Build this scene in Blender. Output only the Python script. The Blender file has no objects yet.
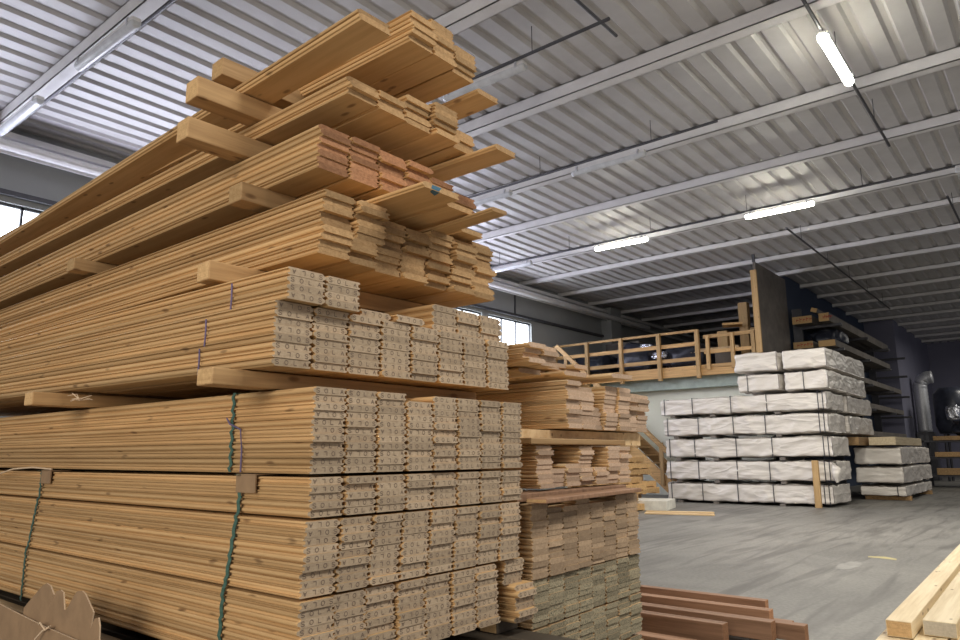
import bpy, bmesh, math, random
from mathutils import Vector, Matrix, noise
random.seed(7)
sc = bpy.context.scene
COL = sc.collection
R = math.radians
ORD = ['', 'first', 'second', 'third', 'fourth', 'fifth', 'sixth', 'seventh', 'eighth', 'ninth', 'tenth',
       'eleventh', 'twelfth', 'thirteenth', 'fourteenth', 'fifteenth', 'sixteenth', 'seventeenth']

# ------------------------------------------------------------------ materials
def nt(name):
    m = bpy.data.materials.new(name); m.use_nodes = True
    t = m.node_tree; b = t.nodes['Principled BSDF']
    return m, t, b
def N(t, kind, **kw):
    n = t.nodes.new(kind)
    for k, v in kw.items():
        if k in n.inputs: n.inputs[k].default_value = v
        else: setattr(n, k, v)
    return n
def coords(t, scale, use_rand=True):
    tc = N(t, 'ShaderNodeTexCoord'); mp = N(t, 'ShaderNodeMapping')
    mp.inputs['Scale'].default_value = scale
    t.links.new(tc.outputs['Object'], mp.inputs['Vector'])
    if use_rand:
        oi = N(t, 'ShaderNodeObjectInfo')
        mul = N(t, 'ShaderNodeMath', operation='MULTIPLY'); mul.inputs[1].default_value = 53.0
        cb = N(t, 'ShaderNodeCombineXYZ')
        t.links.new(oi.outputs['Random'], mul.inputs[0])
        for i in range(3): t.links.new(mul.outputs[0], cb.inputs[i])
        t.links.new(cb.outputs[0], mp.inputs['Location'])
    return mp.outputs[0]
def ramp(t, fac, stops):
    r = N(t, 'ShaderNodeValToRGB'); e = r.color_ramp.elements
    while len(e) > 1: e.remove(e[0])
    e[0].position = stops[0][0]; e[0].color = (*stops[0][1], 1)
    for p, c in stops[1:]:
        x = e.new(p); x.color = (*c, 1)
    t.links.new(fac, r.inputs[0]); return r.outputs[0]
def mix(t, fac, a, b, mode='MIX'):
    m = N(t, 'ShaderNodeMix', data_type='RGBA', blend_type=mode)
    if isinstance(fac, float): m.inputs[0].default_value = fac
    else: t.links.new(fac, m.inputs[0])
    for s, v in ((6, a), (7, b)):
        if isinstance(v, tuple): m.inputs[s].default_value = (*v, 1)
        else: t.links.new(v, m.inputs[s])
    return m.outputs[2]
def bump(t, b, h, strength, dist=0.01):
    n = N(t, 'ShaderNodeBump'); n.inputs['Strength'].default_value = strength
    n.inputs['Distance'].default_value = dist
    t.links.new(h, n.inputs['Height']); t.links.new(n.outputs[0], b.inputs['Normal'])

def wood(name, c1, c2, knot=(.16, .08, .035), along='y', rough=.6, var=.22, knots=True):
    """long-grain board faces: streaks, knots, a tone of its own per board"""
    m, t, b = nt(name)
    s = {'y': (16, .8, 16), 'x': (.8, 16, 16), 'z': (16, 16, .8)}[along]
    v = coords(t, s)
    n = N(t, 'ShaderNodeTexNoise', Scale=1.6, Detail=6.0, Roughness=.65)
    t.links.new(v, n.inputs['Vector'])
    col = ramp(t, n.outputs[0], [(.3, c2), (.62, c1)])
    if knots:
        s2 = {'y': (13, 5.0, 13), 'x': (5.0, 13, 13), 'z': (13, 13, 5.0)}[along]
        v2 = coords(t, s2)
        vo = N(t, 'ShaderNodeTexVoronoi', Scale=1.0); t.links.new(v2, vo.inputs['Vector'])
        k = ramp(t, vo.outputs['Distance'], [(.0, (.9, .9, .9)), (.09, (.6, .6, .6)), (.15, (0, 0, 0))])
        col = mix(t, k, col, knot)
    oi = N(t, 'ShaderNodeObjectInfo')
    rv = ramp(t, oi.outputs['Random'], [(0, (1 - var,) * 3), (.5, (1, 1, 1)), (1, (1 + var * .5, 1 + var * .4, 1 + var * .25))])
    col = mix(t, 1.0, col, rv, 'MULTIPLY')
    t.links.new(col, b.inputs['Base Color']); b.inputs['Roughness'].default_value = rough
    b.inputs['Specular IOR Level'].default_value = .25
    bump(t, b, n.outputs[0], .25, .003)
    return m
def endgrain(name, c1, c2, speck=None, var=.3):
    m, t, b = nt(name)
    v = coords(t, (1, 1, 1))
    n = N(t, 'ShaderNodeTexNoise', Scale=70.0, Detail=5.0, Roughness=.7); t.links.new(v, n.inputs['Vector'])
    col = ramp(t, n.outputs[0], [(.32, c2), (.66, c1)])
    v2 = coords(t, (60, 1, 420))
    n2 = N(t, 'ShaderNodeTexNoise', Scale=1.0, Detail=2.0); t.links.new(v2, n2.inputs['Vector'])
    col = mix(t, .35, col, ramp(t, n2.outputs[0], [(.35, c2), (.6, c1)]))
    if speck:
        v3 = coords(t, (260, 1, 160))
        n3 = N(t, 'ShaderNodeTexNoise', Scale=1.0, Detail=1.0); t.links.new(v3, n3.inputs['Vector'])
        col = mix(t, ramp(t, n3.outputs[0], [(.55, (0, 0, 0)), (.62, (.8, .8, .8))]), col, speck)
    oi = N(t, 'ShaderNodeObjectInfo')
    rv = ramp(t, oi.outputs['Random'], [(0, (1 - var,) * 3), (.5, (.97, .97, .97)), (1, (1 + var * .7,) * 3)])
    col = mix(t, 1.0, col, rv, 'MULTIPLY')
    t.links.new(col, b.inputs['Base Color']); b.inputs['Roughness'].default_value = .85
    b.inputs['Specular IOR Level'].default_value = .1
    bump(t, b, n.outputs[0], .4, .002)
    return m
def plain(name, c, rough=.6, metal=0., nscale=6., amt=.15, bmp=0., rand=False):
    m, t, b = nt(name)
    v = coords(t, (1, 1, 1), rand)
    n = N(t, 'ShaderNodeTexNoise', Scale=nscale, Detail=5.0, Roughness=.6); t.links.new(v, n.inputs['Vector'])
    lo = tuple(x * (1 - amt) for x in c); hi = tuple(min(1, x * (1 + amt)) for x in c)
    t.links.new(ramp(t, n.outputs[0], [(.3, lo), (.7, hi)]), b.inputs['Base Color'])
    b.inputs['Roughness'].default_value = rough; b.inputs['Metallic'].default_value = metal
    if bmp: bump(t, b, n.outputs[0], bmp, .01)
    return m
def emit(name, c, s):
    m, t, b = nt(name)
    b.inputs['Base Color'].default_value = (*c, 1)
    b.inputs['Emission Color'].default_value = (*c, 1); b.inputs['Emission Strength'].default_value = s
    return m

M = {}
M['pine'] = wood('pine_face', (.64, .43, .215), (.50, .31, .14))
M['pine_old'] = wood('aged_pine_face', (.56, .40, .23), (.44, .29, .15))
M['pine_pale'] = wood('pale_pine_face', (.80, .60, .36), (.64, .43, .22))
M['shadowed'] = wood('shadowed_face', (.10, .08, .06), (.06, .05, .04), knots=False)  # near-black wood that paints in the shade under the tall stack
M['red_wood'] = wood('reddish_face', (.40, .235, .145), (.22, .12, .07), knots=False)
M['white_wood'] = wood('whitish_face', (.80, .70, .50), (.62, .50, .32))
M['bearer'] = wood('bearer_face', (.55, .36, .18), (.34, .20, .09), along='x')
M['bearer_end'] = endgrain('bearer_sawn_end', (.66, .45, .23), (.42, .26, .12))
M['mezz_wood'] = wood('rail_wood', (.66, .43, .20), (.44, .26, .11), along='y')
M['mezz_post'] = wood('post_wood', (.58, .39, .19), (.40, .25, .11), along='z')
M['end_grey'] = endgrain('weathered_sawn_end', (.53, .42, .30), (.38, .285, .195), var=.2)
M['end_warm'] = endgrain('fresh_sawn_end', (.54, .36, .19), (.32, .19, .09))
M['end_red'] = endgrain('reddish_sawn_end', (.50, .27, .15), (.27, .13, .07), var=.38)
M['end_green'] = endgrain('greenish_printed_end', (.41, .355, .245), (.26, .22, .15), speck=(.07, .08, .06))
M['end_nat'] = endgrain('natural_sawn_end', (.50, .37, .25), (.31, .215, .14))
M['end_pale'] = endgrain('pale_sawn_end', (.62, .46, .34), (.42, .29, .20))
M['ink'] = plain('stamp_ink', (.17, .12, .09), .9)
M['red_ink'] = plain('red_ink', (.45, .07, .05), .9)
M['white_paint'] = plain('white_painted_steel', (.74, .73, .73), .5, 0, 3, .06)
M['deck'] = plain('white_corrugated_sheet', (.56, .55, .55), .45, 0, 2.2, .07)
M['dark_steel'] = plain('dark_steel', (.09, .09, .10), .5, .4)
M['galv'] = plain('galvanised_steel', (.62, .63, .66), .5, .6, 30, .2)
M['strap_green'] = plain('green_strap', (.06, .13, .10), .45)
M['strap_black'] = plain('black_strap', (.03, .03, .04), .5)
M['twine'] = plain('violet_twine', (.16, .13, .25), .8)
M['card'] = plain('cardboard', (.30, .195, .11), .85, 0, 14, .14, .15)
M['card_edge'] = plain('cardboard_edge', (.68, .52, .36), .9)
M['wall_white'] = plain('painted_wall', (.88, .89, .77), .8, 0, .7, .06)
M['wall_grey'] = plain('concrete_panel', (.33, .34, .34), .85, 0, .6, .1)
M['wall_blue'] = plain('dark_blue_wall', (.045, .065, .11), .8, 0, .6, .1)
M['wall_violet'] = plain('grey_violet_wall', (.20, .20, .27), .8, 0, .6, .1)
M['fascia_green'] = plain('pale_green_beam', (.40, .47, .42), .6)
M['tarp'] = plain('dark_tarp', (.035, .04, .06), .35, 0, 5, .4, .5)
M['silver'] = plain('crumpled_foil', (.6, .62, .68), .25, .9, 20, .2, .6)
M['plywood'] = plain('plywood_sheet', (.17, .15, .13), .75, 0, 3, .22)
M['diffuser_off'] = plain('frosted_diffuser', (.62, .64, .66), .25)
M['lamp'] = emit('lit_tube_diffuser', (1, .97, .84), 34)
M['sky'] = emit('daylight_pane', (.86, .93, 1), 9)
M['insul'] = plain('white_insulation', (.78, .76, .68), .7)

def wrapmat():
    m, t, b = nt('white_wrapping_film')
    tc = N(t, 'ShaderNodeTexCoord'); oi = N(t, 'ShaderNodeObjectInfo')
    add = N(t, 'ShaderNodeVectorMath', operation='MULTIPLY_ADD'); add.inputs[1].default_value = (1, 1, 1)
    cb = N(t, 'ShaderNodeMath', operation='MULTIPLY'); cb.inputs[1].default_value = 37.0
    t.links.new(oi.outputs['Random'], cb.inputs[0]); t.links.new(tc.outputs['Object'], add.inputs[0]); t.links.new(cb.outputs[0], add.inputs[2])
    hs = []
    for rot, sc_ in (((R(34), 0, R(20)), (1.0, .75, 2.4)), ((R(-38), 0, R(-25)), (1.2, .9, 3.0))):
        mp = N(t, 'ShaderNodeMapping'); mp.inputs['Rotation'].default_value = rot; mp.inputs['Scale'].default_value = sc_
        t.links.new(add.outputs[0], mp.inputs['Vector'])
        n = N(t, 'ShaderNodeTexNoise', Scale=1.25, Detail=2.5, Roughness=.45, Distortion=.4); t.links.new(mp.outputs[0], n.inputs['Vector'])
        hs.append(ramp(t, n.outputs[0], [(.36, (0, 0, 0)), (.5, (1, 1, 1)), (.64, (.1, .1, .1))]))
    h = mix(t, .5, hs[0], hs[1], 'ADD')
    b.inputs['Base Color'].default_value = (.76, .71, .645, 1)
    b.inputs['Roughness'].default_value = .38
    bump(t, b, h, .34, .06)
    return m
M['wrap'] = wrapmat()
def floormat():
    m, t, b = nt('worn_concrete')
    v = coords(t, (1, 1, 1), False)
    n = N(t, 'ShaderNodeTexNoise', Scale=.7, Detail=8.0, Roughness=.62, Distortion=.6); t.links.new(v, n.inputs['Vector'])
    c = ramp(t, n.outputs[0], [(.3, (.115, .11, .098)), (.5, (.19, .182, .163)), (.7, (.26, .248, .222))])
    n2 = N(t, 'ShaderNodeTexNoise', Scale=30.0, Detail=4.0); t.links.new(v, n2.inputs['Vector'])
    c = mix(t, .25, c, ramp(t, n2.outputs[0], [(.35, (.17, .17, .16)), (.65, (.36, .35, .33))]))
    v2 = coords(t, (.5, 5, 1), False)
    n3 = N(t, 'ShaderNodeTexNoise', Scale=1.0, Detail=5.0, Distortion=1.0); t.links.new(v2, n3.inputs['Vector'])
    c = mix(t, ramp(t, n3.outputs[0], [(.48, (0, 0, 0)), (.66, (.65, .65, .65))]), c, (.085, .08, .074))
    br = N(t, 'ShaderNodeTexBrick', Scale=1.0); br.inputs['Mortar Size'].default_value = .004
    br.inputs['Brick Width'].default_value = 5.0; br.inputs['Row Height'].default_value = 5.0; br.offset = 0
    t.links.new(v, br.inputs['Vector'])
    c = mix(t, br.outputs['Fac'], c, (.12, .12, .11))
    t.links.new(c, b.inputs['Base Color'])
    b.inputs['Roughness'].default_value = .5
    bump(t, b, n2.outputs[0], .12, .004)
    return m
M['floor'] = floormat()

# ------------------------------------------------------------------ mesh helpers
class MB:
    def __init__(s): s.v = []; s.f = []; s.mi = []
    def poly(s, pts, mi=0):
        k = len(s.v); s.v += [tuple(p) for p in pts]; s.f.append(tuple(range(k, k + len(pts)))); s.mi.append(mi)
    def box(s, a, b, mi=0, mat=None):
        x0, y0, z0 = a; x1, y1, z1 = b
        k = len(s.v)
        P = [(x0, y0, z0), (x1, y0, z0), (x1, y1, z0), (x0, y1, z0), (x0, y0, z1), (x1, y0, z1), (x1, y1, z1), (x0, y1, z1)]
        if mat: P = [tuple(mat @ Vector(p)) for p in P]
        s.v += P
        for q in ((0, 3, 2, 1), (4, 5, 6, 7), (0, 1, 5, 4), (2, 3, 7, 6), (1, 2, 6, 5), (3, 0, 4, 7)):
            s.f.append(tuple(k + i for i in q)); s.mi.append(mi)
        return s
    def beam(s, p, q, w, h, mi=0):
        """box bar from p to q, w wide and h high (centred)"""
        p = Vector(p); q = Vector(q); d = q - p; L = d.length; d.normalize()
        up = Vector((0, 0, 1)) if abs(d.z) < .95 else Vector((1, 0, 0))
        sx = d.cross(up).normalized(); sz = sx.cross(d)
        m = Matrix((sx, d, sz)).transposed().to_4x4(); m.translation = p
        return s.box((-w / 2, 0, -h / 2), (w / 2, L, h / 2), mi, m)
    def tube(s, pts, r, n=8, mi=0, cap=True):
        pts = [Vector(p) for p in pts]; rings = []
        for i, p in enumerate(pts):
            d = (pts[min(i + 1, len(pts) - 1)] - pts[max(i - 1, 0)]).normalized()
            up = Vector((0, 0, 1)) if abs(d.z) < .9 else Vector((1, 0, 0))
            a = d.cross(up).normalized(); b = a.cross(d)
            rr = r[i] if isinstance(r, (list, tuple)) else r
            k = len(s.v); rings.append(k)
            for j in range(n):
                t = 2 * math.pi * j / n
                s.v.append(tuple(p + a * math.cos(t) * rr + b * math.sin(t) * rr))
        for i in range(len(rings) - 1):
            for j in range(n):
                s.f.append((rings[i] + j, rings[i] + (j + 1) % n, rings[i + 1] + (j + 1) % n, rings[i + 1] + j)); s.mi.append(mi)
        if cap:
            s.f.append(tuple(rings[0] + j for j in reversed(range(n)))); s.mi.append(mi)
            s.f.append(tuple(rings[-1] + j for j in range(n))); s.mi.append(mi)
        return s
    def mesh(s, name, mats, bevel=0., smooth=False):
        me = bpy.data.meshes.new(name); me.from_pydata(s.v, [], s.f); me.update()
        for m in (mats if isinstance(mats, (list, tuple)) else [mats]): me.materials.append(m)
        me.polygons.foreach_set('material_index', s.mi)
        bm = bmesh.new(); bm.from_mesh(me)
        bmesh.ops.recalc_face_normals(bm, faces=bm.faces)
        if bevel:
            es = [e for e in bm.edges if len(e.link_faces) == 2 and e.calc_face_angle(0) > .6]
            bmesh.ops.bevel(bm, geom=es, offset=bevel, segments=2, affect='EDGES', profile=.5)
        bm.to_mesh(me); bm.free()
        if smooth: me.polygons.foreach_set('use_smooth', [True] * len(me.polygons))
        return me
    def build(s, name, mats, parent=None, loc=None, bevel=0., smooth=False):
        o = bpy.data.objects.new(name, s.mesh(name, mats, bevel, smooth)); COL.objects.link(o)
        if parent: o.parent = parent
        if loc: o.location = loc
        return o
def tag(o, label, cat, group=None, kind=None):
    if label: o['label'] = label
    if cat: o['category'] = cat
    if group: o['group'] = group
    if kind: o['kind'] = kind
    return o
def thing(name, label, cat, loc=(0, 0, 0), group=None, rz=0):
    o = bpy.data.objects.new(name, None); COL.objects.link(o); o.location = loc; o.rotation_euler.z = rz
    o.empty_display_size = .1
    return tag(o, label, cat, group)
def struct(mb, name, mat, label=None):
    o = mb.build(name, mat); o['kind'] = 'structure'
    if label: o['label'] = label
    return o
def copy_tree(o, parent=None):
    c = o.copy(); COL.objects.link(c)
    if parent: c.parent = parent
    for ch in list(o.children): copy_tree(ch, c)
    return c

# ------------------------------------------------------------------ the hall
DZ = 6.6          # height of the roof sheet
BACK = 13.0
floor = MB(); floor.box((-8, -14, -.1), (44, BACK + .3, 0)); struct(floor, 'floor', M['floor'])
# corrugated roof sheet, ribs running along x
mb = MB(); x0, x1 = -1.5, 42.7; y = -9.0; prof = []
while y < BACK:
    prof += [(y, 0), (y + .20, 0), (y + .238, .045), (y + .304, .045)]; y += .342
for (ya, za), (yb, zb) in zip(prof, prof[1:]):
    mb.poly([(x0, ya, DZ + za), (x1, ya, DZ + za), (x1, yb, DZ + zb), (x0, yb, DZ + zb)])
struct(mb, 'ceiling', M['deck'])
mb = MB(); mb.box((-1.5, -9, DZ + .12), (42.7, BACK, DZ + .2)); struct(mb, 'ceiling_insulation', M['wall_grey'])
# purlins: C sections under the sheet
PX = [(1.2, .20, .20), (3.32, .24, .20), (5.95, .20, .20), (8.36, .20, .2), (10.98, .18, .19), (13.2, .13, .18), (15.8, .13, .17),
      (17.9, .10, .14), (20.1, .10, .14), (22.1, .10, .13), (24.25, .10, .13), (26.3, .10, .13), (28.35, .10, .13), (30.4, .10, .13),
      (32.5, .10, .13), (34.6, .10, .13), (36.7, .10, .13), (38.8, .10, .13), (40.8, .10, .13)]
for i, (px, w, h) in enumerate(PX):
    mb = MB()
    yend = BACK if px < 33 else 5.2
    mb.box((px, -9, DZ - h), (px + .012, yend, DZ - .002))
    mb.box((px, -9, DZ - h), (px + w, yend, DZ - h + .012))
    mb.box((px, -9, DZ - .014), (px + w, yend, DZ - .002))
    mb.box((px + w - .01, -9, DZ - h), (px + w, yend, DZ - h + .035))
    struct(mb, 'trim_%d' % (i + 1), M['white_paint'])
# back wall with a row of windows
WZ0, WZ1 = 4.25, 5.32
wins = [(.6, 3.0), (3.3, 8.6), (9.4, 12.8), (13.6, 16.0), (16.3, 18.5)]
mb = MB(); mb.box((-1.5, BACK, 0), (42.7, BACK + .25, WZ0)); mb.box((-1.5, BACK, WZ1), (42.7, BACK + .25, DZ + .1))
xx = -1.5
for a, b in wins:
    mb.box((xx, BACK, WZ0), (a, BACK + .25, WZ1)); xx = b
mb.box((xx, BACK, WZ0), (42.7, BACK + .25, WZ1))
struct(mb, 'wall_back', M['wall_grey'])
for i, (a, b) in enumerate(wins):
    fr = MB(); n = max(3, int((b - a) / .62))
    for k in range(n + 1):
        x = a + (b - a) * k / n; fr.box((x - .02, BACK + .06, WZ0), (x + .02, BACK + .12, WZ1))
    fr.box((a, BACK + .06, WZ0), (b, BACK + .12, WZ0 + .05)); fr.box((a, BACK + .06, WZ1 - .05), (b, BACK + .12, WZ1))
    o = fr.build('window_%d' % (i + 1), M['dark_steel']); o['kind'] = 'structure'
    g = MB(); g.box((a, BACK + .14, WZ0), (b, BACK + .15, WZ1)); g.build('pane', M['sky'], o)
mb = MB()   # dark joint lines and ledges of the wall panels
mb.box((-1.5, BACK - .10, 5.42), (42, BACK, 5.50)); struct(mb, 'trim_30', M['dark_steel'])
for i, x in enumerate((6.4, 11.9, 17.6)):
    mb = MB(); mb.box((x, BACK - .03, 5.50), (x + .05, BACK, 6.35)); struct(mb, 'trim_%d' % (31 + i), M['dark_steel'])
mb = MB(); mb.box((-1.5, BACK - .30, 6.30), (42, BACK - .02, 6.40)); mb.box((-1.5, BACK - .30, 6.02), (42, BACK - .27, 6.1))
struct(mb, 'trim_40', M['white_paint'])
mb = MB(); mb.tube([(-1.5, BACK - .42, 6.12), (26, BACK - .42, 6.12)], .09, 12); struct(mb, 'trim_41', M['white_paint'])
mb = MB(); mb.box((23.0, BACK - .42, 0), (23.75, BACK, 6.5)); struct(mb, 'trim_42', M['wall_grey'])
# far walls on the right
mb = MB(); mb.box((22.3, 6.3, 0), (33.6, 6.45, DZ)); struct(mb, 'wall_middle', M['wall_blue'])
mb = MB(); mb.box((33.6, 5.2, 0), (42.6, 5.35, DZ)); mb.box((33.5, 5.2, 0), (33.6, 6.45, DZ)); struct(mb, 'wall_right', M['wall_violet'])
mb = MB(); mb.box((42.5, -14, 0), (42.7, BACK, DZ + .2)); struct(mb, 'wall_far', M['wall_violet'])

# floor marks (paint, dust)
for (x, y, sx, sy, mname, lab, cat) in ((8.7, 2.03, .34, .10, 'insul', 'pale scuffed dust mark on the grey concrete floor', 'floor mark'),
                                   ):
    mb = MB(); pts = []
    for k in range(22):
        t = 2 * math.pi * k / 22; rr = 1 + .35 * noise.noise(Vector((math.cos(t) * 2, math.sin(t) * 2, 3)))
        pts.append((x + math.cos(t) * sx * rr, y + math.sin(t) * sy * rr, .002))
    mb.poly(pts); tag(mb.build('dust_mark', plain('dust', (.30, .29, .265), .9)), lab, cat)
mb = MB(); mb.poly([(9.60, 2.02, .002), (9.66, 1.86, .002), (9.55, 1.72, .002), (9.42, 1.70, .002), (9.50, 1.88, .002), (9.50, 2.0, .002)])
tag(mb.build('paint_mark', plain('yellow_paint', (.46, .40, .20), .8)), 'short faded yellow paint mark on the grey concrete floor', 'floor mark')

# ------------------------------------------------------------------ lamps and conduits
def lamp_fixture(name, a, b, lit, label, group=None, z=6.1):
    """weatherproof twin-tube fitting between two points"""
    a = Vector((a[0], a[1], z)); b = Vector((b[0], b[1], z)); d = b - a; L = d.length
    ang = math.atan2(-d.x, d.y)
    root = thing(name, label, 'ceiling light', a, group, ang)
    mb = MB(); mb.box((-.055, .01, .045), (.055, L - .01, .10)); mb.build('housing', M['white_paint'], root, bevel=.012)
    mb = MB(); r = .062; n = 10; k = 0
    ring0 = []
    for yy in (0, .03, L - .03, L):
        s = .8 if yy in (0, L) else 1
        ring0.append([(math.cos(math.pi * (1 + j / n)) * r * s, yy, .045 + math.sin(math.pi * (1 + j / n)) * .075 * s) for j in range(n + 1)])
    for A, B in zip(ring0, ring0[1:]):
        for j in range(n): mb.poly([A[j], A[j + 1], B[j + 1], B[j]])
    mb.poly(ring0[0]); mb.poly(ring0[-1])
    mb.build('diffuser', M['lamp'] if lit else M['diffuser_off'], root, smooth=False)
    for yy in (.12, L - .12):
        c = MB(); c.box((-.07, yy - .015, .02), (.07, yy + .015, .11)); c.build('clip', M['galv'], root)
    for yy in (.3, L - .3):
        rods = MB(); rods.tube([(0, yy, .095), (0, yy, .122)], .006, 6); rods.build('hanger', M['dark_steel'], root)
    return root
lamp_fixture('fluorescent_light', (8.68, 1.745), (10.13, 1.752), True, 'brightly lit fluorescent fitting nearest the camera, running away from it under the roof')
lamp_fixture('fluorescent_light', (14.87, 3.45), (14.85, 4.81), True, 'lit fluorescent fitting under the roof, right one of the far lit pair')
lamp_fixture('fluorescent_light', (14.90, 7.11), (14.86, 8.47), True, 'lit fluorescent fitting under the roof, left one of the far lit pair')
lamp_fixture('fluorescent_light', (10.44, 4.93), (10.40, 6.34), False, 'unlit fluorescent fitting hanging under the middle of the roof')
lamp_fixture('fluorescent_light', (10.46, 7.75), (10.44, 9.15), False, 'unlit fluorescent fitting partly hidden by the jutting boards of the tall stack')
lamp_fixture('fluorescent_light', (6.93, 4.87), (6.9, 6.25), False, 'unlit fluorescent fitting just right of the top of the tall stack')
lamp_fixture('fluorescent_light', (14.75, -.32), (14.73, 1.04), False, 'unlit fluorescent fitting under the roof at the right edge')
lamp_fixture('fluorescent_light', (3.28, 7.75), (3.26, 9.3), False, 'unlit fluorescent fitting on the left beam, the one closer to the camera')
lamp_fixture('fluorescent_light', (3.28, 10.6), (3.28, 12.2), False, 'unlit fluorescent fitting on the left beam at the photo edge')
lamp_fixture('fluorescent_light', (14.88, 10.4), (14.88, 11.8), False, 'unlit fluorescent fitting near the back wall beyond the stack')
def conduit(p, q, label, along, z=6.22, group='cable conduits under the roof'):
    mb = MB(); mb.tube([(p[0], p[1], z), (q[0], q[1], z)], .022, 8)
    root = mb.build('cable_conduit', M['dark_steel']); tag(root, label, 'conduit')
    L = (Vector(q) - Vector(p)).length; n = max(2, int(L / 2.2))
    for k in range(n):
        f = (k + .5) / n; x = p[0] + (q[0] - p[0]) * f; y = p[1] + (q[1] - p[1]) * f
        h = MB(); h.tube([(x, y, z), (x, y, DZ - .01)], .006, 6); h.build('hanger', M['dark_steel'], root)
conduit((6.0, 1.735), (13.0, 1.77), 'dark conduit running away from the camera above the nearest lit lamp', 'x')
conduit((6.85, 3.6), (6.9, 12.5), 'dark conduit crossing above the unlit lamp right of the tall stack', 'y')
conduit((2.5, 3.89), (7.55, 3.88), 'dark conduit under the roof running away above the top of the tall stack', 'x', 6.45)
conduit((10.25, 3.63), (10.35, 12.5), 'dark conduit above the unlit lamps in the middle of the roof', 'y')
conduit((14.75, -3), (14.8, 12.5), 'dark conduit carrying the far pair of lit lamps', 'y')
conduit((16.5, 4.46), (28.7, 4.50), 'long dark conduit running away above the wrapped stack', 'x')
conduit((16.5, 1.35), (20.5, 1.36), 'short dark conduit under the roof at the right edge', 'x')
conduit((3.45, 3.0), (3.45, 12.5), 'dark conduit fixed along the left beam above the unlit lamps', 'y', 6.3)

# ------------------------------------------------------------------ boards
GL = {'S': [[(1, .85), (.7, 1), (.2, 1), (0, .78), (.2, .55), (.8, .45), (1, .22), (.8, 0), (.3, 0), (0, .15)]],
      'O': [[(.3, 0), (0, .3), (0, .7), (.3, 1), (.7, 1), (1, .7), (1, .3), (.7, 0), (.3, 0)]],
      'L': [[(0, 1), (0, 0), (.9, 0)]],
      'A': [[(0, 0), (.5, 1), (1, 0)], [(.22, .38), (.78, .38)]]}
def letters(mb, w, t, flip, mi):
    h = t * .52; gw = .012; sw = .0022
    for ch, cx in zip('SOLA', (.14, .37, .60, .84)):
        ox = w * cx - gw / 2; oz = t * .24
        for line in GL[ch]:
            P = [(ox + x * gw, oz + z * h) for x, z in line]
            for (ax, az), (bx, bz) in zip(P, P[1:]):
                dx, dz = bx - ax, bz - az; l = math.hypot(dx, dz) or 1; nx, nz = -dz / l * sw / 2, dx / l * sw / 2
                q = [(ax + nx, az + nz), (bx + nx, bz + nz), (bx - nx, bz - nz), (ax - nx, az - nz)]
                if flip: q = [(w - x, t - z) for x, z in q]
                mb.poly([(x, -.0006, z) for x, z in q], mi)
def board_mesh(name, w, t, L, mats, stamp=False, flip=False, tg=True):
    a = .009; c = .0045; W = w - .001; T = t * .985
    if tg:
        pr = [(a + c, 0), (W - c, 0), (W, c), (W, T * .24), (W - a, T * .32), (W - a, T * .70), (W, T * .78), (W, T - c), (W - c, T),
              (a + c, T), (a, T - c), (a, T * .80), (a * .35, T * .76), (.0005, T * .62), (.0005, T * .42), (a * .35, T * .26), (a, T * .22), (a, c)]
    else:
        pr = [(c, 0), (W - c, 0), (W, c), (W, T - c), (W - c, T), (c, T), (0, T - c), (0, c)]
    if flip: pr = [(W - x, T - z) for x, z in pr]
    mb = MB(); n = len(pr)
    for i in range(n):
        p, q = pr[i], pr[(i + 1) % n]
        mb.poly([(p[0], 0, p[1]), (q[0], 0, q[1]), (q[0], L, q[1]), (p[0], L, p[1])], 0)
    mb.poly([(x, 0, z) for x, z in pr], 1); mb.poly([(x, L, z) for x, z in reversed(pr)], 1)
    me_mb = mb
    me = bpy.data.meshes.new(name); me_mb.v = [tuple(v) for v in me_mb.v]
    if stamp: letters(mb, W, T, flip, 2)
    me.from_pydata(mb.v, [], mb.f); me.update()
    for m in mats: me.materials.append(m)
    me.polygons.foreach_set('material_index', mb.mi)
    bm = bmesh.new(); bm.from_mesh(me)
    bmesh.ops.remove_doubles(bm, verts=[v for v in bm.verts if v.co.y > -.0003], dist=1e-6)
    bmesh.ops.recalc_face_normals(bm, faces=[f for f in bm.faces if f.material_index != 2])
    bm.to_mesh(me); bm.free()
    return me
_mc = {}
def get_board(kind, w, t, L):
    key = (kind, round(w, 4), round(t, 4), round(L, 2))
    if key in _mc: return _mc[key]
    side, end, stamp, tg, nm = {
        'stamped': ('pine', 'end_grey', True, True, 'stamped_board'),
        'raw': ('pine', 'end_warm', False, True, 'pine_board'),
        'red': ('pine', 'end_red', False, True, 'pine_board'),
        'grn': ('pine_old', 'end_green', False, True, 'printed_board'),
        'nat': ('pine_old', 'end_nat', False, True, 'pine_board'),
        'dark': ('shadowed', 'shadowed', False, False, 'shadowed_board'),
        'pale': ('pine_pale', 'end_pale', False, True, 'pale_board'),
    }[kind]
    ms = [board_mesh(nm, w, t, L, [M[side], M[end], M['ink']], stamp, f, tg) for f in (False, True)]
    protos = [bpy.data.objects.new(nm, me) for me in ms]
    _mc[key] = protos
    return protos
def put_board(kind, w, t, L, loc, rot, label, group):
    protos = get_board(kind, w, t, L)
    o = random.choice(protos).copy(); COL.objects.link(o)
    o.location = loc; o.rotation_euler = rot
    return tag(o, label, 'board', group)
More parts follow.
